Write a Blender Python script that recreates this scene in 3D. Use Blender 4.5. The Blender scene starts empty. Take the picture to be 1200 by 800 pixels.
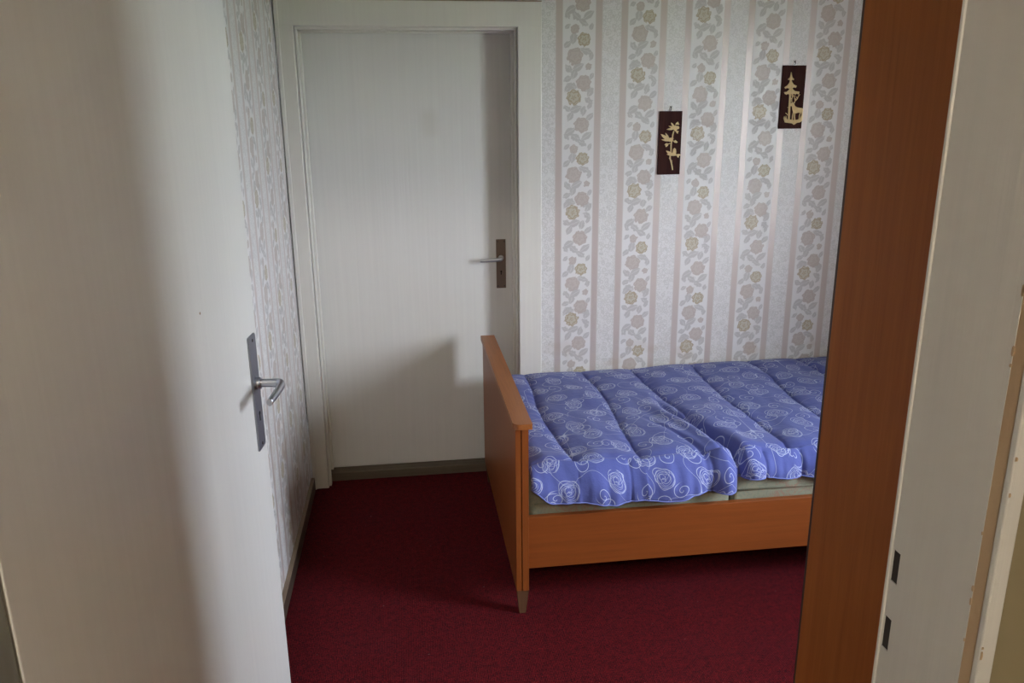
import bpy, bmesh, math, random
from mathutils import Vector, Matrix, noise
random.seed(7)
S = bpy.context.scene
COL = S.collection
PI = math.pi

# ------------------------------------------------------------------ camera
F_PX = 925.33
YAW, PITCH, ROLL, CAM_Z = 0.1313, 0.2740, -0.0097, 1.6389
cam_d = bpy.data.cameras.new('camera'); cam = bpy.data.objects.new('camera', cam_d); COL.objects.link(cam)
cam_d.sensor_fit = 'HORIZONTAL'; cam_d.sensor_width = 36.0; cam_d.lens = 36.0 * F_PX / 1200.0
cam_d.clip_start = 0.02; cam_d.clip_end = 200
fw = Vector((math.sin(YAW)*math.cos(PITCH), math.cos(YAW)*math.cos(PITCH), -math.sin(PITCH)))
rt = Vector((math.cos(YAW), -math.sin(YAW), 0)); up = rt.cross(fw)
cr, sr = math.cos(ROLL), math.sin(ROLL)
rt2 = cr*rt + sr*up; up2 = -sr*rt + cr*up
m = Matrix.Identity(4)
for i in range(3):
    m[i][0] = rt2[i]; m[i][1] = up2[i]; m[i][2] = -fw[i]
m[2][3] = CAM_Z
cam.matrix_world = m
S.camera = cam

# ------------------------------------------------------------------ world, light, exposure
SKY_STRENGTH = 9.5
HALL_FILL = 3.5
EXPOSURE = 2.72
w = bpy.data.worlds.new('world'); S.world = w; w.use_nodes = True
bg = w.node_tree.nodes['Background']
bg.inputs[0].default_value = (0.79, 0.875, 1.0, 1); bg.inputs[1].default_value = SKY_STRENGTH
S.view_settings.view_transform = 'Standard'; S.view_settings.look = 'None'
S.view_settings.exposure = EXPOSURE; S.view_settings.gamma = 1; S.view_settings.use_curve_mapping = False

# room measures (metres)
XL, XR = -0.485, 2.55          # left and right wall faces
YN, YB = 0.675, 3.45           # door wall (room side) and back wall
CEIL = 2.50
WY0, WY1, WZ0, WZ1 = 0.92, 1.66, 0.92, 2.10   # window opening in the right wall
HX0, HX1, HY0, HY1 = -1.30, 1.60, -1.90, 0.548  # hall

pl = bpy.data.lights.new('window_daylight', 'AREA'); pl.shape = 'RECTANGLE'
pl.size = WY1-WY0; pl.size_y = WZ1-WZ0; pl.cycles.is_portal = True
po = bpy.data.objects.new('window_daylight', pl); COL.objects.link(po)
po.location = (XR+0.115, (WY0+WY1)/2, (WZ0+WZ1)/2); po.rotation_euler = (PI/2, 0, PI/2)

# ------------------------------------------------------------------ node helpers
class X:
    """socket with arithmetic"""
    def __init__(s, nt, k): s.nt, s.k = nt, k
    def op(s, o, *a, clamp=False):
        n = s.nt.nodes.new('ShaderNodeMath'); n.operation = o; n.use_clamp = clamp
        for i, v in enumerate((s,)+a):
            if isinstance(v, X): s.nt.links.new(v.k, n.inputs[i])
            else: n.inputs[i].default_value = v
        return X(s.nt, n.outputs[0])
    def __add__(s, o): return s.op('ADD', o)
    __radd__ = __add__
    def __sub__(s, o): return s.op('SUBTRACT', o)
    def __rsub__(s, o): return s.op('MULTIPLY_ADD', -1.0, o)
    def __mul__(s, o): return s.op('MULTIPLY', o)
    __rmul__ = __mul__
    def __truediv__(s, o): return s.op('DIVIDE', o)
    def max(s, o): return s.op('MAXIMUM', o)
    def lt(s, r, soft): return ((s*-1.0+r)/soft).op('ADD', .5, clamp=True)
    def gt(s, r, soft): return ((s-r)/soft).op('ADD', .5, clamp=True)
    def band(s, c, h, soft): return (s-c).op('ABSOLUTE').lt(h, soft)

def hyp(a, b): return (a*a+b*b).op('SQRT')

def mat(name, col, rough=.5, metal=0.0, spec=.5):
    M = bpy.data.materials.new(name); M.use_nodes = True
    b = M.node_tree.nodes['Principled BSDF']
    b.inputs['Base Color'].default_value = (*col, 1); b.inputs['Roughness'].default_value = rough
    b.inputs['Metallic'].default_value = metal; b.inputs['Specular IOR Level'].default_value = spec
    return M, M.node_tree, b

def tex_noise(nt, vec, scale, detail=3, rough=.5, stretch=None, dist=0):
    if stretch is not None:
        mp = nt.nodes.new('ShaderNodeMapping'); mp.inputs['Scale'].default_value = stretch
        nt.links.new(vec, mp.inputs[0]); vec = mp.outputs[0]
    n = nt.nodes.new('ShaderNodeTexNoise'); n.inputs['Scale'].default_value = scale
    n.inputs['Detail'].default_value = detail; n.inputs['Roughness'].default_value = rough
    n.inputs['Distortion'].default_value = dist
    nt.links.new(vec, n.inputs['Vector']); return X(nt, n.outputs[0])

def coord(nt, which='Object'):
    return nt.nodes.new('ShaderNodeTexCoord').outputs[which]
def geo_pos(nt): return nt.nodes.new('ShaderNodeNewGeometry').outputs['Position']

def mixc(nt, f, a, b):
    n = nt.nodes.new('ShaderNodeMix'); n.data_type = 'RGBA'
    for i, v in ((0, f), (6, a), (7, b)):
        if isinstance(v, X): nt.links.new(v.k, n.inputs[i])
        elif hasattr(v, 'is_linked'): nt.links.new(v, n.inputs[i])
        elif isinstance(v, tuple): n.inputs[i].default_value = (*v, 1)
        else: n.inputs[i].default_value = v
    return n.outputs[2]

def bump(nt, b, h, strength, dist):
    n = nt.nodes.new('ShaderNodeBump'); n.inputs['Strength'].default_value = strength
    n.inputs['Distance'].default_value = dist
    nt.links.new(h.k, n.inputs['Height']); nt.links.new(n.outputs[0], b.inputs['Normal'])

def paint(name, col, dirt, rough=.38, streak=(90, 90, 2.2), stain=.12, spec=.5):
    M, nt, b = mat(name, col, rough, spec=spec)
    p = coord(nt)
    s = tex_noise(nt, p, 1.0, 3, .6, streak)
    g = tex_noise(nt, p, 2.6, 4, .6)
    c = mixc(nt, ((g-.42)*2.2).op('MULTIPLY', stain, clamp=True), col, dirt)
    if name == 'white_leaf_paint':      # an old smudge near the hinge side
        sx = nt.nodes.new('ShaderNodeSeparateXYZ'); nt.links.new(p, sx.inputs[0])
        sm = X(nt, sx.outputs[0]).band(.12, .035, .04)*X(nt, sx.outputs[2]).band(1.625, .055, .04)
        c = mixc(nt, sm*g*.55, c, dirt)
    c2 = mixc(nt, ((s-.5)*.55).op('ADD', .1, clamp=True), c, tuple(v*.8 for v in col))
    nt.links.new(c2, b.inputs['Base Color'])
    bump(nt, b, s, .25, .002)
    return M

def wood(name, c1, c2, axis, rough=.35, scale=1.0, spec=.4):
    st = [38, 38, 38]; st[axis] = 1.6
    M, nt, b = mat(name, c1, rough, spec=spec)
    p = coord(nt)
    g = tex_noise(nt, p, scale, 5, .62, tuple(st), .6)
    fine = tex_noise(nt, p, 4*scale, 2, .6, tuple(st))
    big = tex_noise(nt, p, 2.0, 2, .5)
    f = (g-.35).op('MULTIPLY', 2.2, clamp=True)
    c = mixc(nt, f, c1, c2)
    c = mixc(nt, ((fine-.45)*1.6).op('MULTIPLY', .5, clamp=True), c, tuple(v*.62 for v in c2))
    c = mixc(nt, ((big-.4)*1.5).op('MULTIPLY', .35, clamp=True), c, c1)
    nt.links.new(c, b.inputs['Base Color'])
    bump(nt, b, fine, .12, .001)
    return M

# ---- wallpaper: stripes with rose bands, all in nodes
BP = 0.2785; VP = 0.4865
def wallpaper(name, haxis, h0):
    M, nt, b = mat(name, (.6, .6, .6), .5)
    sp = nt.nodes.new('ShaderNodeSeparateXYZ'); nt.links.new(geo_pos(nt), sp.inputs[0])
    H = X(nt, sp.outputs[haxis]); Z = X(nt, sp.outputs[2])
    t = (H-h0)/BP + .5
    idx = t.op('FLOOR'); u = (t.op('FRACT')-.5)*BP             # u: offset from the rose band's middle
    pair = (idx*.5).op('FLOOR'); odd = idx-pair*2.0
    zz = Z-.267+pair*.155-odd*.09
    au = u.op('ABSOLUTE')
    # wobbling print edges
    wob = tex_noise(nt, geo_pos(nt), 95, 2)
    wb = (wob-.5)*.016
    def local(cu, cz):
        return (u-cu+wb), (zz-cz+wb).op('WRAP', VP/2, -VP/2)
    def rose(cu, cz, R, n=7):
        a, c = local(cu, cz)
        th = c.op('ARCTAN2', a); r = hyp(a, c)
        rr = r/R - (th*n).op('SINE')*.07
        fill = rr.lt(1, .08)
        line = rr.band(.94, .07, .06).max((((r/R)*11+(th*5.0).op('SINE')*1.3).op('SINE').gt(.5, .5))*fill)
        return fill, line
    roses = [rose(-.020, 0, .031, 8), rose(.022, -.255, .027, 7)]
    pinks = [rose(.015, -.114, .032), rose(-.018, -.214, .018, 5), rose(-.017, -.322, .033, 6), rose(.042, -.362, .013, 5), rose(.022, -.428, .031)]
    L = None
    for (cu, cz, ang, a, c) in [
        (-.045, .038, 50, .020, .010), (.030, .040, 120, .021, .010), (.050, .020, 60, .019, .010), (.045, -.014, -30, .020, .009),
        (.050, -.034, 60, .014, .007), (-.012, -.048, 20, .026, .012), (.022, -.056, 75, .020, .010), (-.048, -.045, -30, .018, .009),
        (-.035, -.078, 60, .020, .010), (.050, -.080, 40, .020, .009), (-.036, -.140, 30, .024, .012), (-.050, -.162, -60, .016, .008),
        (-.012, -.165, -35, .022, .011), (.038, -.160, 35, .025, .011), (.018, -.188, -30, .022, .010), (.052, -.205, 70, .015, .007),
        (-.050, -.205, 40, .014, .007), (-.024, -.250, 80, .022, .012), (-.050, -.275, 40, .018, .009), (.030, -.300, -20, .026, .010),
        (.052, -.322, 80, .016, .008), (-.004, -.365, 30, .025, .012), (-.044, -.370, -50, .020, .010), (-.020, -.392, 70, .020, .011),
        (-.048, -.412, 20, .017, .009), (-.030, -.440, -20, .022, .011), (.056, -.400, 60, .015, .007), (.054, -.455, -60, .016, .008)]:
        x_, z_ = local(cu, cz); ca, sa = math.cos(math.radians(ang)), math.sin(math.radians(ang))
        p = (x_*ca+z_*sa)/(a*1.12); q = (z_*ca-x_*sa)/(c*1.28)
        d = p*p + q.op('ABSOLUTE')
        e = d.lt(1, .2)
        e2 = e-(q.band(0, .09, .12))*e*.55
        L = e2 if L is None else L.max(e2)
    inband = au.lt(.0655, .002)
    pinkst = au.band(.0845, .0135, .0015)
    lace_m = au.gt(.099, .002)
    # lace: fine flower network
    vo = nt.nodes.new('ShaderNodeTexVoronoi'); vo.feature = 'F1'; vo.inputs['Scale'].default_value = 46; nt.links.new(geo_pos(nt), vo.inputs['Vector'])
    vd = X(nt, vo.outputs['Distance'])
    n2 = tex_noise(nt, geo_pos(nt), 210, 1)
    lace = (vd.band(.42, .07, .08).max(n2.gt(.56, .06)*.8)).max(vd.lt(.16, .05))*lace_m
    ground = (.72, .70, .69)
    c = mixc(nt, pinkst, ground, (.555, .475, .445))
    edge = au.band(.070, .0012, .0012).max(au.band(.0995, .0012, .0012))
    c = mixc(nt, edge*.45, c, (.52, .47, .43))
    c = mixc(nt, lace*.6, c, (.52, .50, .475))
    c = mixc(nt, L*inband*.9, c, (.50, .475, .46))
    pf = pinks[0][0]; plin = pinks[0][1]
    for f_, l_ in pinks[1:]: pf = pf.max(f_); plin = plin.max(l_)
    yf = roses[0][0].max(roses[1][0]); yl = roses[0][1].max(roses[1][1])
    c = mixc(nt, pf*inband*.95, c, (.53, .465, .43))
    c = mixc(nt, plin*inband*.6, c, (.47, .40, .36))
    c = mixc(nt, yf*inband, c, (.53, .485, .39))
    c = mixc(nt, yl*inband*.8, c, (.40, .32, .22))
    # a few ochre stains low on the paper
    st = tex_noise(nt, geo_pos(nt), 9, 2)
    low = Z.lt(.62, .25)
    c = mixc(nt, (st.gt(.62, .12)*low*.35), c, (.42, .30, .18))
    nt.links.new(c, b.inputs['Base Color'])
    # pearly ink on the pink stripes and the ground shines more
    fine = tex_noise(nt, geo_pos(nt), 420, 2)
    ro = (fine*.10+.37)-pinkst*.07+(L*inband*.12)
    nt.links.new(ro.k, b.inputs['Roughness'])
    nt.links.new((.05-(L*inband)*.04-plin*.02+pinkst*.10).k, b.inputs['Metallic'])
    b.inputs['Specular IOR Level'].default_value = .45
    bump(nt, b, fine*.5+(1.0-lace)*.4+(1.0-L*inband)*.6, .35, .0006)
    return M

def metal(name, col, rough=.35, metallic=1.0):
    M, nt, b = mat(name, col, rough, metallic)
    n = tex_noise(nt, coord(nt), 1, 2, .5, (300, 300, 20))
    nt.links.new((n*.15+rough-.07).k, b.inputs['Roughness'])
    return M

# ---- materials
M_white = paint('white_gloss_paint', (.71, .682, .628), (.54, .48, .39), .42)
M_leafp = paint('white_leaf_paint', (.69, .675, .645), (.55, .50, .42), .36, streak=(70, 70, 1.4), stain=.15)
M_jamb = paint('scuffed_jamb_paint', (.40, .390, .370), (.36, .29, .21), .5, stain=.35)
M_jambe = paint('jamb_edge_paint', (.47, .46, .43), (.36, .29, .21), .5, stain=.2)
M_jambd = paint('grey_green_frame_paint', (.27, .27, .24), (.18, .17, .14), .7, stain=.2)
M_ceil = paint('ceiling_paint', (.72, .71, .68), (.6, .58, .52), .9, (3, 3, 3))
M_hall = paint('hall_ochre_paint', (.155, .125, .070), (.22, .16, .09), .8, (14, 14, 14))
M_hallw = paint('hall_wall_paint', (.55, .49, .38), (.4, .34, .25), .8, (14, 14, 14))
M_seal = paint('bare_brown_edge', (.33, .23, .14), (.10, .05, .02), .8, (60, 60, 6), stain=.8)
M_dark = mat('slot_shade_black', (.010, .006, .004), .9)[0]  # near-black colour for the shade inside slots and keyholes
M_wpB = wallpaper('rose_stripe_wallpaper_back', 0, .751)
M_wpL = wallpaper('rose_stripe_wallpaper_side', 1, 3.30)
M_base = wood('dark_skirting', (.075, .048, .032), (.05, .03, .02), 1, .6)
M_baseedge = wood('pale_skirting_edge', (.30, .22, .15), (.18, .12, .08), 1, .6)
M_thr = wood('greyed_threshold', (.14, .108, .072), (.09, .068, .042), 0, .7)
BW1, BW2 = (.25, .070, .015), (.19, .048, .010)
M_bedZ = wood('bed_veneer_upright', BW1, BW2, 2, .38)
M_bedY = wood('bed_cap_wood', (.36, .125, .036), (.24, .075, .020), 1, .36)  # paler brown for the top caps than for the panels
M_bedX = wood('bed_rail_veneer', (.24, .064, .013), (.19, .048, .010), 0, .40)
M_foot = wood('greyed_leg_end', (.13, .062, .032), (.08, .04, .02), 2, .9, spec=.1)
M_ward = wood('wardrobe_veneer', (.36, .112, .024), (.26, .074, .015), 2, .5, spec=.15)
M_wdark = wood('wardrobe_gap_plinth_dark', (.045, .018, .010), (.03, .012, .008), 2, .5)
M_plaq = wood('rosewood_board', (.060, .018, .014), (.022, .008, .007), 2, .75, .8, spec=.12)
M_cut = wood('pale_birch', (.78, .60, .33), (.68, .50, .25), 2, .9, spec=.1)
M_alu = metal('brushed_aluminium', (.52, .53, .56), .36)
M_plateN = metal('worn_alloy_plate', (.30, .31, .34), .42)
M_plateF = metal('bronzed_plate', (.17, .13, .105), .45, .75)
M_hook = metal('dark_hook', (.05, .045, .04), .4)
M_wire = metal('dark_screw', (.09, .08, .075), .5)

def carpet_mat():
    M, nt, b = mat('red_ribbed_carpet', (.16, .012, .016), .95, spec=.08)
    p = geo_pos(nt)
    sp = nt.nodes.new('ShaderNodeSeparateXYZ'); nt.links.new(p, sp.inputs[0])
    gx = X(nt, sp.outputs[0])
    rib = (gx*(2*PI/.0055)).op('SINE')*.5+.5
    n = tex_noise(nt, p, 190, 3, .7); n2 = tex_noise(nt, p, 50, 3, .6)
    big = tex_noise(nt, p, 3, 3, .6)
    f = ((n-.5)*3.4+(n2-.5)*1.2+.5).op('ADD', 0, clamp=True)
    c = mixc(nt, f, (.018, .005, .006), (.160, .0085, .012))
    c = mixc(nt, rib*.38, c, (.055, .006, .010))
    c = mixc(nt, ((big-.45)*1.6).op('MULTIPLY', .35, clamp=True), c, (.07, .012, .02))
    lint = tex_noise(nt, p, 60, 2, .5).gt(.77, .02)
    c = mixc(nt, lint*.35, c, (.3, .2, .2))
    nt.links.new(c, b.inputs['Base Color'])
    bump(nt, b, rib*.6+n, .6, .003)
    return M
M_carpet = carpet_mat()

def quilt_mat():
    M, nt, b = mat('blue_quilt_cotton', (.13, .17, .5), .75, spec=.15)
    uv = nt.nodes.new('ShaderNodeUVMap').outputs[0]
    sp = nt.nodes.new('ShaderNodeSeparateXYZ'); nt.links.new(uv, sp.inputs[0])
    U, V = X(nt, sp.outputs[0]), X(nt, sp.outputs[1])
    def cells(ou, ov, su, sv, jit):
        """jittered brick lattice -> local coords, cell random"""
        v = (V+ov)/sv; row = v.op('FLOOR'); sh = (row*.5).op('FRACT')
        u = (U+ou)/su+sh+row*.13; cu = u.op('FLOOR')
        cb = nt.nodes.new('ShaderNodeCombineXYZ'); nt.links.new(cu.k, cb.inputs[0]); nt.links.new(row.k, cb.inputs[1]); cb.inputs[2].default_value = ou*37
        wn = nt.nodes.new('ShaderNodeTexWhiteNoise'); wn.noise_dimensions = '3D'; nt.links.new(cb.outputs[0], wn.inputs['Vector'])
        sc = nt.nodes.new('ShaderNodeSeparateColor'); nt.links.new(wn.outputs['Color'], sc.inputs[0])
        r1, r2, r3 = (X(nt, sc.outputs[k]) for k in range(3))
        a = (u-cu-.5)*su-(r1-.5)*jit; c = (v-row-.5)*sv-(r2-.5)*jit
        return a, c, r3
    def rot(a, c, ang):
        co, si = ang.op('COSINE'), ang.op('SINE')
        return a*co+c*si, c*co-a*si
    wx = (tex_noise(nt, uv, 16, 1)-.5)*.022
    ink = None
    # scribbled balls: two tilted spirals crossing inside an oval
    a, c, r = cells(0, 0, .160, .105, .03)
    a, c = a+wx, c-wx
    p, q = rot(a, c, r*2.6-.6)
    for (ox, oz, A, B, turns, ph) in ((0, 0, .044, .030, 2.9, 0), (.010, .004, .033, .028, 2.0, .35), (-.010, .0, .022, .031, 1.6, .6)):
        x1, z1 = (p-ox)/A, (q-oz)/B
        d = hyp(x1, z1); th = z1.op('ARCTAN2', x1)
        s = (d*turns+th*(1/(2*PI))+ph).op('FRACT')
        ln = (s.band(.5, .015*turns, .016*turns)*d.lt(1.02, .04)).max(d.band(.98, .018, .02))
        ink = ln if ink is None else ink.max(ln)
    # curls
    for (ou, ov, su, sv, k, R) in ((.09, .055, .145, .125, .021, .036), (.03, .10, .19, .15, .030, .045)):
        a, c, r = cells(ou, ov, su, sv, .03)
        p, q = rot(a+wx*.6, c+wx*.6, r*6.28)
        d = hyp(p, q*1.25); th = q.op('ARCTAN2', p)
        s = (d/k-th*(1/(2*PI))).op('FRACT')
        ink = ink.max(s.band(.5, .0011/k, .0012/k)*d.lt(R, .002))
    # long wandering stems
    wn2 = tex_noise(nt, uv, 6.5, 0)
    ink = ink.max(wn2.band(.5, .0025, .003)*.8)
    n = tex_noise(nt, uv, 700, 1)
    blue = mixc(nt, (n-.3).op('MULTIPLY', 1.4, clamp=True), (.082, .102, .33), (.105, .130, .385))
    c = mixc(nt, ink*.68, blue, (.66, .72, .86))
    nt.links.new(c, b.inputs['Base Color'])
    b.inputs['Sheen Weight'].default_value = .15
    cr_ = tex_noise(nt, uv, 38, 3, .6)
    bump(nt, b, cr_, .5, .004)
    return M
M_quilt = quilt_mat()
M_hem = mat('blue_hem_cord', (.15, .19, .50), .8)[0]

def mattress_mat():
    M, nt, b = mat('sage_mattress_ticking', (.22, .22, .17), .85, spec=.2)
    p = coord(nt)
    v = nt.nodes.new('ShaderNodeTexVoronoi'); v.inputs['Scale'].default_value = 14; nt.links.new(p, v.inputs[0])
    n = tex_noise(nt, p, 22, 3, .6, dist=1.5)
    f = n.band(.5, .035, .04)
    fl = tex_noise(nt, p, 5, 2).gt(.52, .1)
    c = mixc(nt, f*.5, (.27, .275, .20), (.17, .22, .18))
    c = mixc(nt, fl*f*.8, c, (.34, .20, .14))
    w_ = tex_noise(nt, p, 400, 1)
    c = mixc(nt, w_*.25, c, (.12, .12, .09))
    nt.links.new(c, b.inputs['Base Color']); bump(nt, b, w_, .3, .001)
    return M
M_matt = mattress_mat()

# ------------------------------------------------------------------ mesh helpers
def box(bm, x0, x1, y0, y1, z0, z1, bev=0.0, seg=2):
    b2 = bmesh.new()
    bmesh.ops.create_cube(b2, size=1)
    for v in b2.verts:
        v.co = Vector(((x0+x1)/2+v.co.x*(x1-x0), (y0+y1)/2+v.co.y*(y1-y0), (z0+z1)/2+v.co.z*(z1-z0)))
    if bev: bmesh.ops.bevel(b2, geom=b2.edges[:], offset=bev, segments=seg, affect='EDGES', profile=.5)
    me = bpy.data.meshes.new('t'); b2.to_mesh(me); b2.free(); bm.from_mesh(me); bpy.data.meshes.remove(me)
    return bm
def BX(*a, **k): return box(bmesh.new(), *a, **k)

LAYER = [0]
def prism(bm, pts, axis, a0, a1):
    """pts: 2D outline in the two other axes (x,z for axis 1; x,y for axis 2; y,z for axis 0)"""
    if axis == 1 and -.013 < a0 < -.010:      # plaque cut-outs: each piece a hair different in thickness
        LAYER[0] = (LAYER[0]+1) % 17; a0 -= LAYER[0]*.00006
    def P(p, t):
        return {0: (t, p[0], p[1]), 1: (p[0], t, p[1]), 2: (p[0], p[1], t)}[axis]
    lo = [bm.verts.new(P(p, a0)) for p in pts]; hi = [bm.verts.new(P(p, a1)) for p in pts]
    fs = [bm.faces.new(lo), bm.faces.new(hi)]
    n = len(pts)
    for i in range(n): fs.append(bm.faces.new((lo[i], lo[(i+1) % n], hi[(i+1) % n], hi[i])))
    bmesh.ops.recalc_face_normals(bm, faces=fs)
    bmesh.ops.triangulate(bm, faces=fs[:2])
    return bm

def tube(bm, pts, rads, seg=14, flat=1.0, fup=None, cap=True):
    """swept tube; flat squashes one cross axis"""
    pts = [Vector(p) for p in pts]; rings = []
    if not hasattr(rads, '__len__'): rads = [rads]*len(pts)
    prev = fup or Vector((0, 0, 1))
    for i, p in enumerate(pts):
        t = (pts[min(i+1, len(pts)-1)]-pts[max(i-1, 0)]).normalized()
        u = prev - t*prev.dot(t)
        if u.length < 1e-4: u = t.orthogonal()
        u.normalize(); v = t.cross(u); prev = u
        rings.append([bm.verts.new(p+(u*math.cos(k*2*PI/seg)+v*math.sin(k*2*PI/seg)*flat)*rads[i]) for k in range(seg)])
    for a, b in zip(rings, rings[1:]):
        for k in range(seg):
            f = bm.faces.new((a[k], a[(k+1) % seg], b[(k+1) % seg], b[k])); f.smooth = True
    if cap: bm.faces.new(rings[0][::-1]); bm.faces.new(rings[-1])
    return bm

def spline(pts, n=8):
    """catmull-rom through pts"""
    P = [Vector(p) for p in pts]; P = [P[0]*2-P[1]]+P+[P[-1]*2-P[-2]]; out = []
    for i in range(1, len(P)-2):
        for k in range(n):
            t = k/n; a, b, c, d = P[i-1:i+3]
            out.append(.5*((2*b)+(c-a)*t+(2*a-5*b+4*c-d)*t*t+(3*b-a-3*c+d)*t**3))
    out.append(P[-2]); return out

def obj(name, bm, M, parent=None, kind=None, label=None, cat=None, group=None, smooth=False):
    me = bpy.data.meshes.new(name); bm.normal_update(); bm.to_mesh(me); bm.free()
    if smooth:
        for p in me.polygons: p.use_smooth = True
    me.materials.append(M)
    o = bpy.data.objects.new(name, me); COL.objects.link(o)
    if parent: o.parent = parent
    tag(o, kind, label, cat, group); return o
def tag(o, kind=None, label=None, cat=None, group=None):
    for k, v in (('kind', kind), ('label', label), ('category', cat), ('group', group)):
        if v: o[k] = v
    return o
def empty(name, loc=(0, 0, 0), rz=0, **k):
    o = bpy.data.objects.new(name, None); o.empty_display_size = .1; COL.objects.link(o)
    o.location = loc; o.rotation_euler = (0, 0, rz); return tag(o, **k)
ST = 'structure'

# ------------------------------------------------------------------ the bedroom shell
obj('floor', BX(XL-.12, XR+.2, .61, 3.62, -.1, 0), M_carpet, kind=ST, label='dark red ribbed carpet floor of the bedroom', cat='floor')
obj('ceiling', BX(XL-.12, XR+.2, .61, 3.75, CEIL, CEIL+.1), M_ceil, kind=ST, label='white bedroom ceiling', cat='ceiling')
obj('wall_left', BX(XL-.12, XL, .60, 3.56, 0, CEIL), M_wpL, kind=ST, label='narrow left wall papered with floral stripes, behind the open door', cat='wall')
bm = BX(.575, XR, YB, 3.64, 0, CEIL); box(bm, -.46, .575, YB, 3.64, 2.085, CEIL); box(bm, XL, -.46, YB+.01, 3.64, 2.105, CEIL)
box(bm, XL-.12, XR+.2, 3.64, 3.75, 0, CEIL)
obj('wall_back', bm, M_wpB, kind=ST, label='back wall papered in pale floral stripes above the bed', cat='wall')
bm = bmesh.new()
for a in ((.61, WY0, 0, CEIL), (WY1, 3.64, 0, CEIL), (WY0, WY1, 0, WZ0), (WY0, WY1, WZ1, CEIL)): box(bm, XR, XR+.11, *a)
obj('wall_right', bm, M_wpL, kind=ST, label='papered right wall with the window, hidden behind the wardrobe', cat='wall')
DX0, DX1, DZ = -.375, .487, 2.06    # near doorway
bm = bmesh.new()
box(bm, XL, DX0-.03, HY1+.012, YN, 0, CEIL); box(bm, DX1+.03, XR, HY1+.012, YN, 0, CEIL); box(bm, DX0-.03, DX1+.03, HY1+.012, YN, DZ+.03, CEIL)
obj('wall_front', bm, M_wpB, kind=ST, label='bedroom wall around the near doorway', cat='wall')

# skirting boards
def baseboard(name, pts_box, label, edge):
    o = obj(name, BX(*pts_box, bev=.002), M_base, kind=ST, label=label, cat='baseboard')
    obj('pale_top_edge', BX(*edge, bev=.0012), M_baseedge, o, label='pale upper edge')  # top strip in a paler brown than the board
baseboard('baseboard_left', (XL, XL+.016, 1.2, 3.418, 0, .058), 'dark brown skirting board along the left wall', (XL, XL+.0155, 1.2, 3.418, .058, .063))
baseboard('baseboard_back', (.60, XR, YB-.016, YB, 0, .058), 'dark skirting board behind the bed', (.60, XR, YB-.0155, YB, .058, .063))

# window in the right wall
wn_ = empty('window_1', (XR+.07, (WY0+WY1)/2, WZ0), kind=ST, label='white two-casement window in the right wall', cat='window')
hw = (WY1-WY0)/2; hh = WZ1-WZ0
bm = bmesh.new()
for a in ((-hw, -hw+.05, 0, hh), (hw-.05, hw, 0, hh), (-hw, hw, 0, .05), (-hw, hw, hh-.05, hh), (-.03, .03, 0, hh)): box(bm, -.03, .03, *a, bev=.004)
obj('window_frame', bm, M_white, wn_)
M_glass = bpy.data.materials.new('window_glass'); M_glass.use_nodes = True
nt = M_glass.node_tree; nt.nodes.clear()
o_ = nt.nodes.new('ShaderNodeOutputMaterial'); mx = nt.nodes.new('ShaderNodeMixShader'); tr = nt.nodes.new('ShaderNodeBsdfTransparent'); gl = nt.nodes.new('ShaderNodeBsdfGlossy'); fr = nt.nodes.new('ShaderNodeFresnel')
gl.inputs['Roughness'].default_value = .02; fr.inputs[0].default_value = 1.45
gg = X(nt, nt.nodes.new('ShaderNodeNewGeometry').outputs['Backfacing']); nt.links.new((X(nt, fr.outputs[0])*(1.0-gg)).k, mx.inputs[0]); nt.links.new(tr.outputs[0], mx.inputs[1]); nt.links.new(gl.outputs[0], mx.inputs[2]); nt.links.new(mx.outputs[0], o_.inputs[0])
for s in (-1, 1):
    obj('pane', BX(-.003, .003, min(s*.03, s*(hw-.05)), max(s*.03, s*(hw-.05)), .05, hh-.05), M_glass, wn_)
obj('window_sill', BX(-.15, -.03, -hw-.05, hw+.05, -.035, 0, bev=.006), M_white, wn_)
bm = bmesh.new(); box(bm, -.055, -.03, -.012, .012, .45, .60, bev=.004)
obj('window_handle', bm, M_alu, wn_)
M_grass = paint('garden_grass', (.10, .15, .05), (.14, .12, .06), .95, (1, 1, 1), stain=.6)
obj('ground', BX(XR+.3, 60, -40, 45, -1.2, -1.1), M_grass, kind=ST, label='garden ground outside the window', cat='ground')

# ------------------------------------------------------------------ far door: frame, leaf, threshold
CY = 3.428
FX0, FX1, IX0, IX1, TZ, OZ = -.479, .589, -.409, .488, 2.101, 2.003
fr_ = empty('trim_1', (0, 0, 0), kind=ST, label='off-white wooden frame around the closed far door', cat='door frame')
def casing(bm, outer, inner, side):
    pass
LY = 3.562   # face of the far leaf
# side casings: flat board + thin outer bead + inner lip, lining behind
for sgn, (xo, xi) in ((-1, (FX0, IX0)), (1, (FX1, IX1))):
    a, b_ = min(xo, xi), max(xo, xi)
    o = obj('side_casing', BX(a, b_, CY, YB+.01, 0, TZ, bev=.004), M_white, fr_)
    if sgn < 0: obj('outer_bead', BX(xo, xo+.016, CY-.007, CY+.004, 0, TZ, bev=.003), M_white, o)
    i0 = xi; i1 = xi-sgn*.010
    obj('lining', BX(min(xo, xi), max(xo, xi), YB-.002, LY+.03, 0, TZ-.005), M_white, fr_)
    obj('inner_lip', BX(min(i0, i1), max(i0, i1), CY+.022, CY+.050, 0, OZ, bev=.003), M_white, fr_)
    obj('stop_bead', BX(min(i0, xi-sgn*.014), max(i0, xi-sgn*.014), LY-.022, LY-.002, .04, OZ, bev=.003), M_white, fr_)
obj('head_casing', BX(FX0, FX1, CY-.0005, YB+.01, OZ, TZ, bev=.004), M_white, fr_)
obj('head_lining', BX(FX0, FX1, YB-.002, LY+.03, OZ+.001, TZ-.004), M_white, fr_)
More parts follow.
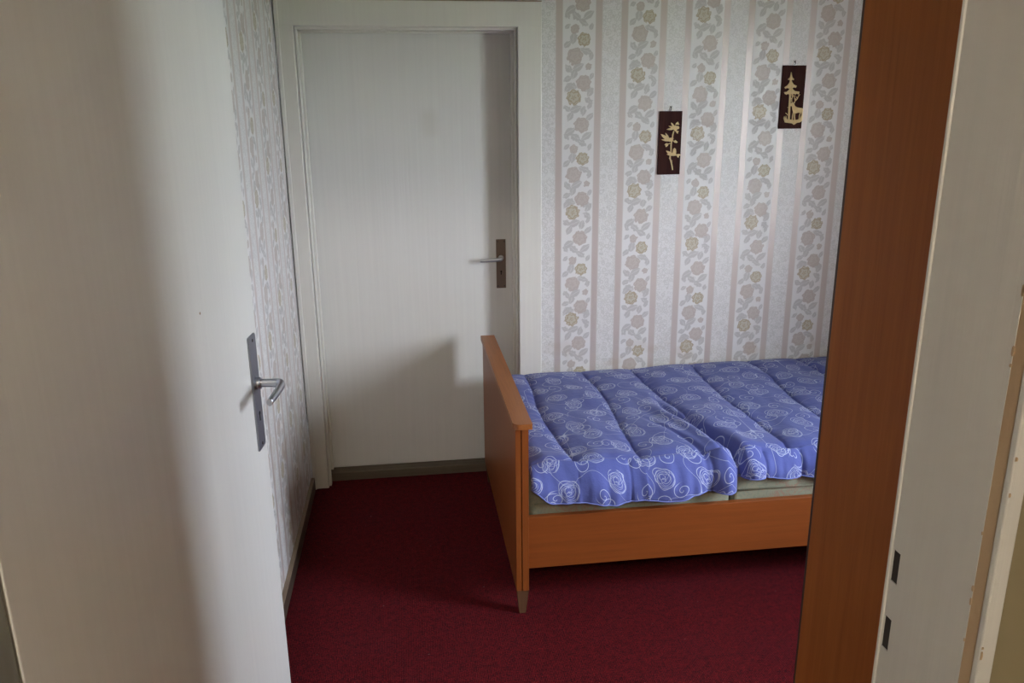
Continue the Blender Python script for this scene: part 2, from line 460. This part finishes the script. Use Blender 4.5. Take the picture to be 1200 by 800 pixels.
obj('head_lip', BX(IX0, IX1, CY+.022, CY+.050, OZ-.010, OZ+.002, bev=.003), M_white, fr_)
obj('head_stop', BX(IX0, IX1, LY-.022, LY-.002, OZ-.014, OZ+.002, bev=.003), M_white, fr_)
# brown caulk line on top of the casing
obj('brown_joint', BX(FX0, FX1, CY+.006, YB, TZ, TZ+.004), M_seal, fr_)
obj('trim_2', BX(IX0-.0, IX1, 3.500, LY+.03, 0, .042, bev=.003), M_thr, kind=ST, label='worn grey-brown threshold board under the far door', cat='threshold')

def door_handle(parent, w, dirx, plateM, plate_h=.225, plate_w=.040, spindle=.03, lever=.105, drop=0.0, keyz=-.045):
    """local frame: the face is the plane y=0, looking along +y at it; x across; handle axis at origin"""
    pass

def make_handle(parent, T, plateM, levM, lever_dir, ph=.228, pw=.038, zc=-.015, key=-.065, reach=.048, length=.108, chamfer=True, rr=.0095):
    """T: matrix from handle space (x across the face, y out of the face, z up; origin = spindle on the face)"""
    hw_, hh_ = pw/2, ph/2
    ch = .003 if chamfer else .001
    out = [(-hw_+ch, zc-hh_), (hw_-ch, zc-hh_), (hw_, zc-hh_+ch), (hw_, zc+hh_-ch), (hw_-ch, zc+hh_), (-hw_+ch, zc+hh_), (-hw_, zc+hh_-ch), (-hw_, zc-hh_+ch)]
    bm = prism(bmesh.new(), out, 1, 0, .0035); bmesh.ops.bevel(bm, geom=[e for e in bm.edges if all(abs(v.co.y-.0035) < 1e-5 for v in e.verts) and e.is_boundary is False and len({round(f.normal.y, 2) for f in e.link_faces}) > 1], offset=.0009, segments=2, affect='EDGES')
    bm.transform(T); p = obj('handle_plate', bm, plateM, parent)
    for sx in (-1, 1):
        for sz in (-1, 1):
            if chamfer and sx < 0: continue
            b2 = bmesh.new(); x_ = 0 if chamfer else sx*(hw_-.007)
            tube(b2, [(x_, .003, zc+sz*(hh_-.010)), (x_, .0046, zc+sz*(hh_-.010))], [.0034, .0028], 10); b2.transform(T); obj('screw', b2, M_wire, p)
    b2 = BX(-.0022, .0022, .0030, .0041, key-.010, key+.004); tube(b2, [(0, .003, key+.005), (0, .0041, key+.005)], .0042, 12); b2.transform(T); obj('keyhole', b2, M_dark, p)
    b2 = bmesh.new(); tube(b2, [(0, .003, 0), (0, .012, 0)], [.0125, .0115], 20); b2.transform(T); obj('collar', b2, levM, p)
    s = lever_dir
    path = spline([(0, .008, 0), (0, reach*.62, 0), (s*.003, reach*.90, 0), (s*.016, reach, -.001), (s*length*.6, reach, -.003), (s*length, reach-.002, -.005)], 7)
    n = len(path); rads = [rr*.88+rr*.22*min(1, i/(n*.5)) for i in range(n)]; rads = [q*(1-.28*max(0, i/(n-1)-.45)/.55) for i, q in enumerate(rads)]
    b2 = tube(bmesh.new(), path, rads, 16, .78); b2.transform(T); obj('lever', b2, levM, parent)

# far leaf
d2 = obj('door_1', BX(IX0+.0015, IX1-.0015, LY, LY+.038, .042, OZ-.003, bev=.003), M_leafp, kind=ST, label='closed plain white door in the back wall', cat='door')
T = Matrix.Translation((.423, LY, 1.030)) @ Matrix.Rotation(PI, 4, 'Z')
make_handle(d2, T, M_plateF, M_alu, 1, ph=.226, pw=.044, zc=-.028, key=-.068, reach=.045, length=.100, chamfer=False, rr=.0085)

# ------------------------------------------------------------------ near door leaf, open into the room
HGX, HGY = -.370, .675
ldx, ldy = -.298-HGX, 1.532-HGY; ang = math.atan2(ldy, ldx)
d1 = empty('door_2', (HGX, HGY, 0), ang, kind=ST, label='open white door swung into the room at the left', cat='door')
# local: x along the leaf from the hinge, y to the left (away from the view), z up
bm = BX(0, .846, .0, .040, .008, 2.03, bev=.002); box(bm, .840, .860, .0, .018, .008, 2.04, bev=.002)
leaf = obj('leaf', bm, M_leafp, d1)
T = Matrix.Translation((.817, 0, 1.157)) @ Matrix.Rotation(PI, 4, 'Z')
make_handle(d1, T, M_plateN, M_alu, 1, ph=.228, pw=.046, zc=-.019, key=-.066, reach=.053, length=.098, rr=.0088)
T = Matrix.Translation((.817, .040, 1.157))
make_handle(d1, T, M_plateN, M_alu, -1, ph=.222, pw=.036, zc=-.016, key=-.062, reach=.050, length=.105, rr=.0098)
bm = tube(bmesh.new(), [(.568, -.0006, 1.355), (.568, .001, 1.355)], .0022, 8); obj('nail_hole', bm, M_seal, d1, label='tiny brown nail hole')
bm = BX(.8455, .8472, .020, .034, 1.03, 1.22); obj('lock_faceplate', bm, M_plateN, d1)
for z in (.25, 1.78):
    b2 = tube(bmesh.new(), [(-.008, -.004, z-.045), (-.008, -.004, z+.045)], .007, 12); obj('hinge', b2, M_alu, d1)

# near frame (lining, rebate edge, brown seal, casing strip)
jf = empty('trim_3', (0, 0, 0), kind=ST, label='scuffed white frame of the near doorway with two lock slots', cat='door frame')
# right jamb with lock slots cut into its far edge
def jamb_right():
    bm = bmesh.new()
    x0, x1 = DX1, DX1+.032; yb0, yb1 = .559, YN
    slots = [(1.090, 1.128), (1.170, 1.206)]
    zs = [0]+[v for s in slots for v in s]+[DZ]
    sy0, sy1 = .6610, .6725                      # slots sit near the room-side edge
    for i in range(len(zs)-1):
        z0, z1 = zs[i], zs[i+1]
        if (z0, z1) in slots:
            box(bm, x0, x1, yb0, sy0, z0, z1); box(bm, x0+.0, x1, sy1, yb1, z0, z1)
        else: box(bm, x0, x1, yb0, yb1, z0, z1)
    bmesh.ops.remove_doubles(bm, verts=bm.verts[:], dist=1e-5)
    return bm
j = obj('side_lining', jamb_right(), M_jamb, jf)
for z0, z1 in ((1.090, 1.128), (1.170, 1.206)):
    obj('slot_shade', BX(DX1+.0012, DX1+.0315, .6611, .6724, z0, z1), M_dark, j, label='black fill for the shade inside a lock slot')  # black fill puts the shade of the slot into the colour
obj('rebate_strip', BX(DX1-.002, DX1+.002, .6735, YN+.003, 0, DZ, bev=.001), M_jambe, jf)
# brown seal groove with chips
sl = bmesh.new(); box(sl, DX1+.0005, DX1+.03, .5445, .559, 0, DZ)
slo = obj('brown_seal', sl, M_seal, jf, label='brown strip of bare wood beside the white paint')
ch = bmesh.new()
for i in range(46):
    z = random.uniform(.7, 1.9); yy = .5595 if i % 2 else .5375
    xx = DX1+.0002 if i % 2 else DX1+.0002
    r = random.uniform(.0008, .0022); L_ = r*random.uniform(.8, 3)
    prism(ch, [(yy+r*math.cos(k*PI/4)*(.7+.3*random.random()), z+L_*math.sin(k*PI/4)) for k in range(8)], 0, xx-.0005, xx+.0008)
obj('paint_chip', ch, M_seal, jf, kind='stuff', label='scattered brown paint chips')
obj('casing_strip', BX(DX1-.001, DX1+.014, .5375, .5450, 0, DZ, bev=.0015), M_jamb, jf)
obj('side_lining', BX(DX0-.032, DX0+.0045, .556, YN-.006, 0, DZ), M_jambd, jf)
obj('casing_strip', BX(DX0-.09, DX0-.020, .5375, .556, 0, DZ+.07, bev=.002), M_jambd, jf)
obj('head_lining', BX(DX0-.032, DX1+.032, .556, YN, DZ, DZ+.03), M_jamb, jf)

# ------------------------------------------------------------------ hall the photo is taken from
obj('wall_hall_front', (lambda b: (box(b, HX0, DX0-.03, HY1, HY1+.012, 0, CEIL), box(b, DX1+.014, HX1, .540, HY1+.012, 0, CEIL), box(b, DX0-.03, DX1+.014, HY1, HY1+.012, DZ+.03, CEIL), b)[-1])(bmesh.new()), M_hall, kind=ST, label='ochre hall wall at the right edge beside the near frame', cat='wall')
bm = bmesh.new(); box(bm, HX0-.1, HX0, HY0-.1, .56, 0, CEIL); box(bm, HX1, HX1+.1, HY0-.1, .56, 0, CEIL); box(bm, HX0, HX1, HY0-.1, HY0, 0, CEIL)
obj('wall_hall', bm, M_hallw, kind=ST, label='beige hall walls behind the camera', cat='wall')
obj('ceiling_hall', BX(HX0-.1, HX1+.1, HY0-.1, .56, CEIL, CEIL+.1), M_ceil, kind=ST, label='hall ceiling', cat='ceiling')
obj('floor_hall', BX(HX0-.1, HX1+.1, HY0-.1, .61, -.1, 0), M_thr, kind=ST, label='brown hall floor', cat='floor')
lamp = empty('hall_fill_lamp', (-.15, -.9, CEIL), label='added ceiling lamp filling the unseen hall with warm light', cat='lamp')  # lamp added out of view to fill the hall with warm light
b2 = tube(bmesh.new(), [(0, 0, 0), (0, 0, -.02)], [.09, .085], 24); obj('fill_lamp_base', b2, M_white, lamp)
M_lampg, nt, b_ = mat('fill_lamp_glass', (.9, .88, .8), .4)
b_.inputs['Emission Color'].default_value = (1, .90, .76, 1); b_.inputs['Emission Strength'].default_value = HALL_FILL*8
prof = [(.085, -.02), (.12, -.035), (.135, -.06), (.12, -.09), (.08, -.11), (.03, -.12), (.001, -.121)]
bm = bmesh.new(); rings = [[bm.verts.new((r*math.cos(k*PI/12), r*math.sin(k*PI/12), z)) for k in range(24)] for r, z in prof]
for a, b2 in zip(rings, rings[1:]):
    for k in range(24): bm.faces.new((a[k], b2[k], b2[(k+1) % 24], a[(k+1) % 24]))
obj('fill_lamp_shade', bm, M_lampg, lamp, smooth=True)

# ------------------------------------------------------------------ wardrobe
WX0, WX1, WD0, WD1, WH = .730, 1.62, .690, 1.252, 2.10
wa = empty('wardrobe', (WX0, WD0, 0), label='tall reddish-brown veneered wardrobe seen side-on beside the doorway', cat='wardrobe')
W = WX1-WX0; D = WD1-WD0
obj('side_panel', BX(0, .018, 0, D, 0, WH, bev=.001), M_ward, wa)
obj('gap_shade_strip', BX(.001, .018, D, D+.008, 0, WH), M_wdark, wa, label='dark strip painting the shade of the door gap')  # dark brown strip stands in for the shade of the door gap
obj('side_panel', BX(W-.018, W, 0, D+.008, 0, WH, bev=.001), M_ward, wa)
obj('top_panel', BX(.018, W-.018, 0, D+.006, WH-.02, WH), M_ward, wa)
obj('bottom_panel', BX(.018, W-.018, .005, D-.02, .07, .09), M_ward, wa)
obj('plinth', BX(.018, W-.018, D-.04, D-.02, 0, .07), M_wdark, wa)
obj('back_panel', BX(.018, W-.018, .002, .006, .05, WH-.02), M_ward, wa)
for x0, x1, kx in ((.02, W/2-.0015, W/2-.03), (W/2+.0015, W-.02, W/2+.03)):
    dr = obj('door', BX(x0, x1, D-.018, D, .072, WH-.022, bev=.0015), M_ward, wa)
    b2 = tube(bmesh.new(), [(kx, D, 1.05), (kx, D+.012, 1.05), (kx, D+.022, 1.05), (kx, D+.026, 1.05)], [.006, .007, .014, .009], 14); obj('knob', b2, M_alu, dr)

# ------------------------------------------------------------------ bed
bed = empty('bed', (.315, 2.34, 0), label='wooden single bed with high footboard standing against the back wall', cat='bed')
BX0, BY0, BY1 = .315, 2.337, 3.420
def L(x0, x1, y0, y1, z0, z1, bev=.0015): return BX(x0-.315, x1-.315, y0-2.34, y1-2.34, z0, z1, bev=bev)
def rounded_cap(x0, x1, y0, y1, z0, z1, r, flip=False):
    pts = []
    for cx, cy, a0 in ((x1-.004, y1-.004, 0), (x0+.004, y1-.004, 90), (x0+r, y0+r*1.0, 180), (x1-.004, y0+.004, 270)):
        rr_ = r if a0 == 180 else .004
        for k in range(7):
            a = math.radians(a0+k*15); pts.append((cx+rr_*math.cos(a), cy+rr_*math.sin(a)))
    if flip: pts = [(x0+x1-p[0], p[1]) for p in pts][::-1]
    bm = prism(bmesh.new(), [(p[0]-.315, p[1]-2.34) for p in pts], 2, z0, z1)
    return bm
# footboard
fbz = .684
o = obj('footboard', L(.317, .336, BY0+.006, BY1, .088, fbz), M_bedZ, bed)
obj('end_post', L(.3375, .360, BY0+.004, BY0+.030, .088, fbz), M_bedZ, bed)
obj('end_post', L(.3375, .360, BY1-.028, BY1, .088, fbz), M_bedZ, bed)
obj('inner_panel', L(.336, .352, BY0+.03, BY1-.028, .16, fbz), M_bedZ, bed)
obj('top_cap', rounded_cap(.309, .371, BY0-.012, BY1+.002, fbz, fbz+.019, .024), M_bedY, bed, label='lighter top rail with rounded corner')
for yy in (BY0+.006, BY1-.05):
    b2 = bmesh.new()
    q0 = [(.004, yy-2.34), (.044, yy-2.34), (.044, yy-2.34+.034), (.004, yy-2.34+.034)]
    q1 = [(.012, yy-2.34+.003), (.034, yy-2.34+.003), (.034, yy-2.34+.026), (.012, yy-2.34+.026)]
    a = [b2.verts.new((x, y, .0895)) for x, y in q0]; c = [b2.verts.new((x, y, 0)) for x, y in q1]
    for k in range(4): b2.faces.new((c[k], c[(k+1) % 4], a[(k+1) % 4], a[k]))
    b2.faces.new(a); b2.faces.new(c[::-1]); bmesh.ops.recalc_face_normals(b2, faces=b2.faces[:]); obj('leg', b2, M_foot, bed, label='greyed tapered leg end')
# headboard, behind the wardrobe in the photo
HBX = 2.385
obj('headboard', L(HBX, HBX+.022, BY0+.006, BY1, .088, .90), M_bedZ, bed)
obj('top_cap', rounded_cap(HBX-.02, HBX+.04, BY0-.012, BY1+.002, .90, .919, .024, True), M_bedY, bed)
for yy in (BY0+.01, BY1-.05): obj('leg', L(HBX-.018, HBX+.02, yy, yy+.036, 0, .0885), M_foot, bed)
# side rails
obj('side_rail', L(.3605, HBX, BY0+.026, BY0+.048, .160, .352), M_bedX, bed)
obj('side_rail', L(.3605, HBX, BY1-.045, BY1-.02, .160, .352), M_bedX, bed)
b2 = bmesh.new()
for k in range(12): x = .45+k*.165; box(b2, x-.315, x-.315+.06, BY0+.05-2.34, BY1-.047-2.34, .285, .300)
obj('slats', b2, M_bedX, bed, kind='stuff')

# mattresses: three cushions
def mattress(x0, x1, label, z1, y0):
    bm = BX(x0, x1, y0, 3.365, .3005, z1, bev=.022, seg=4)
    o = obj('mattress_cushion', bm, M_matt, label=label, cat='mattress', smooth=True)
    for z in (.385, z1-.015):
        P = [(x0+.02, y0-.001, z), (x1-.02, y0-.001, z)]
        b = tube(bmesh.new(), P, .0035, 8); obj('piping', b, M_matt, o)
    return o
mattress(.366, 1.083, 'faded sage green mattress section at the foot end', .455, 2.392)
mattress(1.087, 1.80, 'flower-patterned sage mattress section next to the wardrobe edge', .458, 2.390)
mattress(1.804, 2.375, 'sage mattress section at the head end', .455, 2.392)

# ------------------------------------------------------------------ quilt
SEAMS = [.372, .502, .778, 1.035, 1.292, 1.570, 1.835, 2.10, 2.37]
SKIRT = [.372, .716, 1.006, 1.105, 1.195, 1.335, 1.60, 1.87, 2.13, 2.37]
def seam_x(k, y):
    s = SEAMS[k]
    if 0 < k < len(SEAMS)-1:
        t = (y-2.35)/1.07
        s += .014*math.sin(3.1*t*PI/1.5+k*1.7)
        if k == 1: s += .030*(1-t)-.01
        if k == 3: s += (.055*(1-t)**2 - .018)
    return s
def ss(a, b, x):
    t = max(0, min(1, (x-a)/(b-a))); return t*t*(3-2*t)
NU, NT, NS, NB = 520, 150, 34, 5   # across, top, skirt, underside
uvs = {}
bm = bmesh.new(); grid = []
def quilt_pt(x, s):
    """s: 0 at the wall .. 1 end of the top .. 2 hem"""
    yb = 3.418; yf = 2.425
    drop = .100*(1-ss(1.088, 1.106, x)) + .068*ss(1.088, 1.106, x)
    drop += .010*math.sin(x*9+1)+.004*math.sin(x*31)
    # rounded left corner
    cx = ss(.47, .372, x); drop -= .045*cx**2
    fwd = .062 - .022*ss(1.098, 1.112, x) + .008*math.sin(x*23)
    if s <= 1:
        y = yb+(yf-yb)*s; base = .500; sk = 0
    else:
        k = s-1; y = yf-fwd*math.sin(min(1, k*1.15)*PI/2); base = .500-drop*(k**1.7); sk = k
    # seams
    yy = max(y, 2.35)
    k = 0
    while k < len(SEAMS)-2 and x > seam_x(k+1, yy): k += 1
    a, b = seam_x(k, yy), seam_x(k+1, yy)
    t = max(0, min(1, (x-a)/(b-a)))
    puff = (max(0, 4*t*(1-t)))**.42
    if s > 1:      # the front band has seams of its own
        ka = 0
        while ka < len(SKIRT)-2 and x > SKIRT[ka+1]: ka += 1
        t2 = max(0, min(1, (x-SKIRT[ka])/(SKIRT[ka+1]-SKIRT[ka])))
        f_ = ss(0, .12, sk); puff = puff*(1-f_)+f_*max(0, 4*t2*(1-t2))**.28
    n1 = noise.noise(Vector((x*6, y*5, 3.3))); n2 = noise.noise(Vector((x*19, y*9, 1.1)))
    # puckers close to the seam lines
    near = math.exp(-(min(t, 1-t)*(b-a)/.035)**2)
    pk = near*noise.noise(Vector((k*9.1+(x-a)*14, y*38, 0)))*.005
    amp = .029 if s <= 1 else .029
    h = amp*puff + n1*.009 + n2*.004 + pk
    # cross seam joining top and skirt
    h -= .010*math.exp(-((s-1.0)/.020)**2)
    # back edge rises a little towards the head end and tapers at the wall
    edge = ss(0, .09, s)
    h = h*(.25+.75*edge)+.006*(1-edge)
    zadd = .010*ss(1.0, 1.25, x)*ss(2.5, 3.4, y)
    # the deep fold
    fade = ss(3.05, 2.62, y)
    xf = 1.100-.11*ss(2.42, 2.95, y)
    h -= .048*fade*math.exp(-((x-xf)/.017)**2)
    h += .022*fade*math.exp(-((x-(xf-.055))/.030)**2)
    h += .012*fade*math.exp(-((x-(xf+.06))/.04)**2)
    fade2 = ss(2.85, 2.5, y)
    h -= .014*fade2*math.exp(-((x-(xf-.115-.04*ss(2.4, 2.9, y)))/.012)**2)
    if s <= 1:
        return Vector((x, y, base+h+zadd)), 0
    # skirt: puff goes forward, with gathers
    g = .0075*noise.noise(Vector((x*34, sk*1.2, 7)))*min(1, sk*2.5)
    sx = 0
    w_ = math.sin(min(1, sk)*PI/2)
    return Vector((x, y-h*w_*.9+g+sx, base+h*(1-w_)+zadd)), 0
xs = [.372+(2.37-.372)*i/(NU-1) for i in range(NU)]
svals = [i/(NT-1) for i in range(NT)]+[1+(i+1)/NS for i in range(NS)]
uvl = bm.loops.layers.uv.new('UVMap')
vals = []
for x in xs:
    col_ = []; arc = 0; prev = None
    for s in svals:
        p, _ = quilt_pt(x, s)
        q = Vector((p.y, p.z))
        flat = 1.0-s*0 if False else 0
        if prev is not None: arc += math.hypot((p.y-prev.y), (p.z-prev.z)*(1 if s > 1 else .0))
        prev = p
        v = bm.verts.new(p); col_.append((v, arc))
    # turn under
    last = prev
    for k in range(1, NB+1):
        a = k/NB*PI*.5
        v = bm.verts.new((x, last.y+.016*math.sin(a)+(.012 if k == NB else 0), last.z-.006*(1-math.cos(a))+.006*(k/NB)))
        col_.append((v, arc+.004*k))
    vals.append(col_)
for i in range(NU-1):
    for j_ in range(len(vals[0])-1):
        q = (vals[i][j_], vals[i][j_+1], vals[i+1][j_+1], vals[i+1][j_])
        f = bm.faces.new([e[0] for e in q]); f.smooth = True
        for lp, e, xx in zip(f.loops, q, (xs[i], xs[i], xs[i+1], xs[i+1])): lp[uvl].uv = (xx, e[1])
hem_pts = [vals[i][NT+NS-1][0].co.copy()+Vector((0, .001, -.001)) for i in range(0, NU, 2)]
quilt = obj('quilt', bm, M_quilt, label='blue channel-quilted cover printed with white scribbled spirals on the bed', cat='quilt')
obj('hem', tube(bmesh.new(), hem_pts, .0028, 6), M_hem, quilt)

# ------------------------------------------------------------------ wall plaques
def lens(bm, p0, p1, w, tr, y0, y1, n=6):
    d = Vector((p1[0]-p0[0], p1[1]-p0[1])); nn = Vector((-d.y, d.x)).normalized(); pts = []
    for k in range(n+1): t = k/n; q = Vector(p0)+d*t+nn*w*math.sin(PI*t)**.8; pts.append(q)
    for k in range(n-1, 0, -1): t = k/n; q = Vector(p0)+d*t-nn*w*math.sin(PI*t)**.8; pts.append(q)
    prism(bm, [tr(q[0], q[1]) for q in pts], 1, y0, y1)
def stroke(bm, P, w, tr, y0, y1):
    P = [Vector(p) for p in P]
    for a, b in zip(P, P[1:]):
        d = (b-a).normalized(); n = Vector((-d.y, d.x))*w; e = d*w*.3
        prism(bm, [tr(*q) for q in (a-e+n, b+e+n, b+e-n, a-e-n)], 1, y0, y1)
def blob(bm, c, r, tr, y0, y1, ry=None, n=12):
    prism(bm, [tr(c[0]+r*math.cos(k*2*PI/n), c[1]+(ry or r)*math.sin(k*2*PI/n)) for k in range(n)], 1, y0, y1)

def plaque(loc, W_, H_, label, corner, fill, rot=0):
    e = empty('wall_plaque', loc, label=label, cat='wall plaque', group=None); e.rotation_euler = (0, rot, 0)
    # local: x right, z up from bottom-left corner, y: wall face at 0, front at -.008
    obj('board', BX(0, W_, -.009, 0, 0, H_, bev=.0008), M_plaq, e)
    (tl, trr, bl, br) = corner
    def tr(px, py):
        v = (py-tl[1])/(bl[1]-tl[1]); l = tl[0]+(bl[0]-tl[0])*v; r = trr[0]+(br[0]-trr[0])*v
        return ((px-l)/(r-l)*W_, H_*(1-v))
    fill(e, tr)
    b2 = BX(W_/2-.004, W_/2+.004, -.0035, -.001, H_-.004, H_+.006); obj('hanger_eye', b2, M_alu, e)
    b2 = bmesh.new()
    tube(b2, spline([(W_/2, 0, H_+.014), (W_/2, -.008, H_+.014), (W_/2, -.010, H_+.006), (W_/2, -.006, H_+.003)], 4), .0018, 8)
    tube(b2, [(W_/2, -.003, H_+.012), (W_/2-.004, -.004, H_+.021)], .0014, 6); tube(b2, [(W_/2, -.003, H_+.012), (W_/2+.004, -.004, H_+.021)], .0014, 6)
    obj('hook', b2, M_hook, e)
    return e
FY0, FY1 = -.0115, -.0088
def birds(e, tr):
    a = (tr, FY0, FY1)
    b = bmesh.new()
    stroke(b, spline([(285, 315), (276, 345), (272, 380), (262, 420), (260, 470), (258, 500), (252, 535), (260, 575), (268, 610), (272, 642)], 3), 5, *a)
    stroke(b, [(262, 560), (266, 600)], 4, *a)
    obj('stem', b, M_cut, e)
    b = bmesh.new()
    for s in (((222, 300), (300, 292), 9), ((262, 243), (296, 292), 8), ((240, 270), (300, 296), 7)): lens(b, *s, *a)
    blob(b, (298, 290), 17, *a, ry=24); blob(b, (318, 285), 14, *a); lens(b, (300, 275), (333, 285), 6, *a)
    obj('bird', b, M_cut, e)
    b = bmesh.new()
    for s in (((173, 338), (250, 395), 13), ((212, 328), (250, 392), 8), ((178, 384), (255, 395), 9), ((225, 395), (278, 372), 12)): lens(b, *s, *a)
    blob(b, (252, 388), 20, *a, ry=15); blob(b, (270, 378), 11, *a)
    obj('bird', b, M_cut, e)
    b = bmesh.new()
    for s in (((217, 478), (275, 518), 11), ((222, 508), (280, 520), 8), ((290, 455), (288, 520), 16)): lens(b, *s, *a)
    blob(b, (290, 472), 13, *a, ry=14); blob(b, (282, 508), 22, *a, ry=16)
    obj('bird', b, M_cut, e)
    for P in ([((300, 262), (322, 240), 7), ((305, 252), (333, 258), 6), ((318, 236), (322, 262), 6)],
              [((300, 320), (327, 316), 7), ((310, 318), (318, 335), 6)],
              [((280, 400), (318, 408), 9), ((295, 388), (305, 415), 8)],
              [((235, 418), (205, 430), 8), ((228, 425), (215, 447), 8), ((232, 420), (228, 440), 6)],
              [((302, 515), (342, 516), 8), ((315, 510), (322, 540), 8)],
              [((258, 530), (243, 548), 6), ((256, 540), (250, 558), 5)]):
        b = bmesh.new()
        for s in P: lens(b, *s, *a)
        obj('leaf', b, M_cut, e)
    for P in ([(298, 310), (312, 322)], [(270, 392), (290, 400)], [(262, 415), (235, 422)], [(285, 520), (310, 518)]):
        b = bmesh.new(); stroke(b, P, 3, *a); obj('twig', b, M_cut, e)
def fir(e, tr):
    a = (tr, FY0, FY1)
    b = bmesh.new()
    for P in ([(242, 198), (248, 225), (254, 246), (270, 260), (268, 272), (250, 270), (240, 278), (228, 272), (212, 270), (211, 261), (230, 246), (236, 225)],
              [(240, 262), (252, 290), (268, 312), (298, 324), (290, 342), (266, 338), (254, 350), (240, 340), (224, 352), (206, 344), (184, 350), (176, 336), (204, 322), (222, 298), (232, 275)],
              [(240, 330), (256, 352), (280, 372), (326, 378), (320, 404), (300, 396), (284, 404), (266, 396), (250, 406), (238, 398), (222, 408), (212, 396), (196, 406), (180, 398), (172, 382), (200, 378), (222, 358)]):
        prism(b, [tr(*p) for p in P], 1, FY0, FY1)
    obj('fir_crown', b, M_cut, e)
    b = bmesh.new(); prism(b, [tr(*p) for p in ((224, 396), (240, 396), (236, 500), (228, 640), (210, 640), (218, 500))], 1, FY0, FY1)
    for P in ([(238, 420), (256, 408)], [(222, 520), (208, 524)], [(216, 600), (190, 575)]): stroke(b, P, 2.5, *a)
    obj('fir_trunk', b, M_cut, e)
    b = bmesh.new()
    prism(b, [tr(*p) for p in ((232, 498), (244, 484), (258, 480), (272, 490), (282, 512), (300, 522), (330, 528), (356, 532), (364, 548), (358, 572), (340, 580), (318, 572), (296, 578), (276, 582), (262, 566), (256, 540), (252, 512), (238, 512))], 1, FY0, FY1)
    for P in ([(266, 572), (258, 600), (254, 640)], [(280, 575), (276, 605), (280, 645)], [(338, 570), (326, 600), (322, 640)], [(354, 560), (352, 595), (346, 635)]): stroke(b, P, 5, *a)
    lens(b, (258, 490), (284, 478), 4, *a)
    obj('deer', b, M_cut, e)
    b = bmesh.new()
    for P in ([(262, 488), (280, 468), (304, 444), (322, 408)], [(290, 458), (284, 440)], [(304, 444), (298, 424)], [(314, 426), (330, 404)], [(254, 486), (248, 456), (256, 424), (262, 402)], [(250, 448), (240, 436)], [(256, 428), (270, 414)], [(284, 462), (276, 438), (282, 412)]): stroke(b, P, 3, *a)
    obj('antlers', b, M_cut, e)
    b = bmesh.new()
    P = [(168, 624), (176, 604), (184, 630), (192, 600), (200, 632), (230, 636), (262, 640), (300, 640), (330, 628), (344, 600), (348, 628), (358, 590), (356, 630), (352, 648), (328, 664), (300, 668), (270, 686), (250, 672), (214, 668), (180, 662)]
    prism(b, [tr(*p) for p in P], 1, FY0, FY1)
    obj('grass', b, M_cut, e)
plaque((1.1105, YB, 1.398), .1010, .2695, 'dark board with pale cut-out birds on a branch, lower of the two', ((167, 147), (363, 150), (147, 682), (333, 682)), birds)
plaque((1.6585, YB, 1.588), .1060, .2665, 'dark board with pale cut-out fir tree and deer, higher on the right', ((168, 137), (403, 142), (122, 722), (345, 722)), fir)
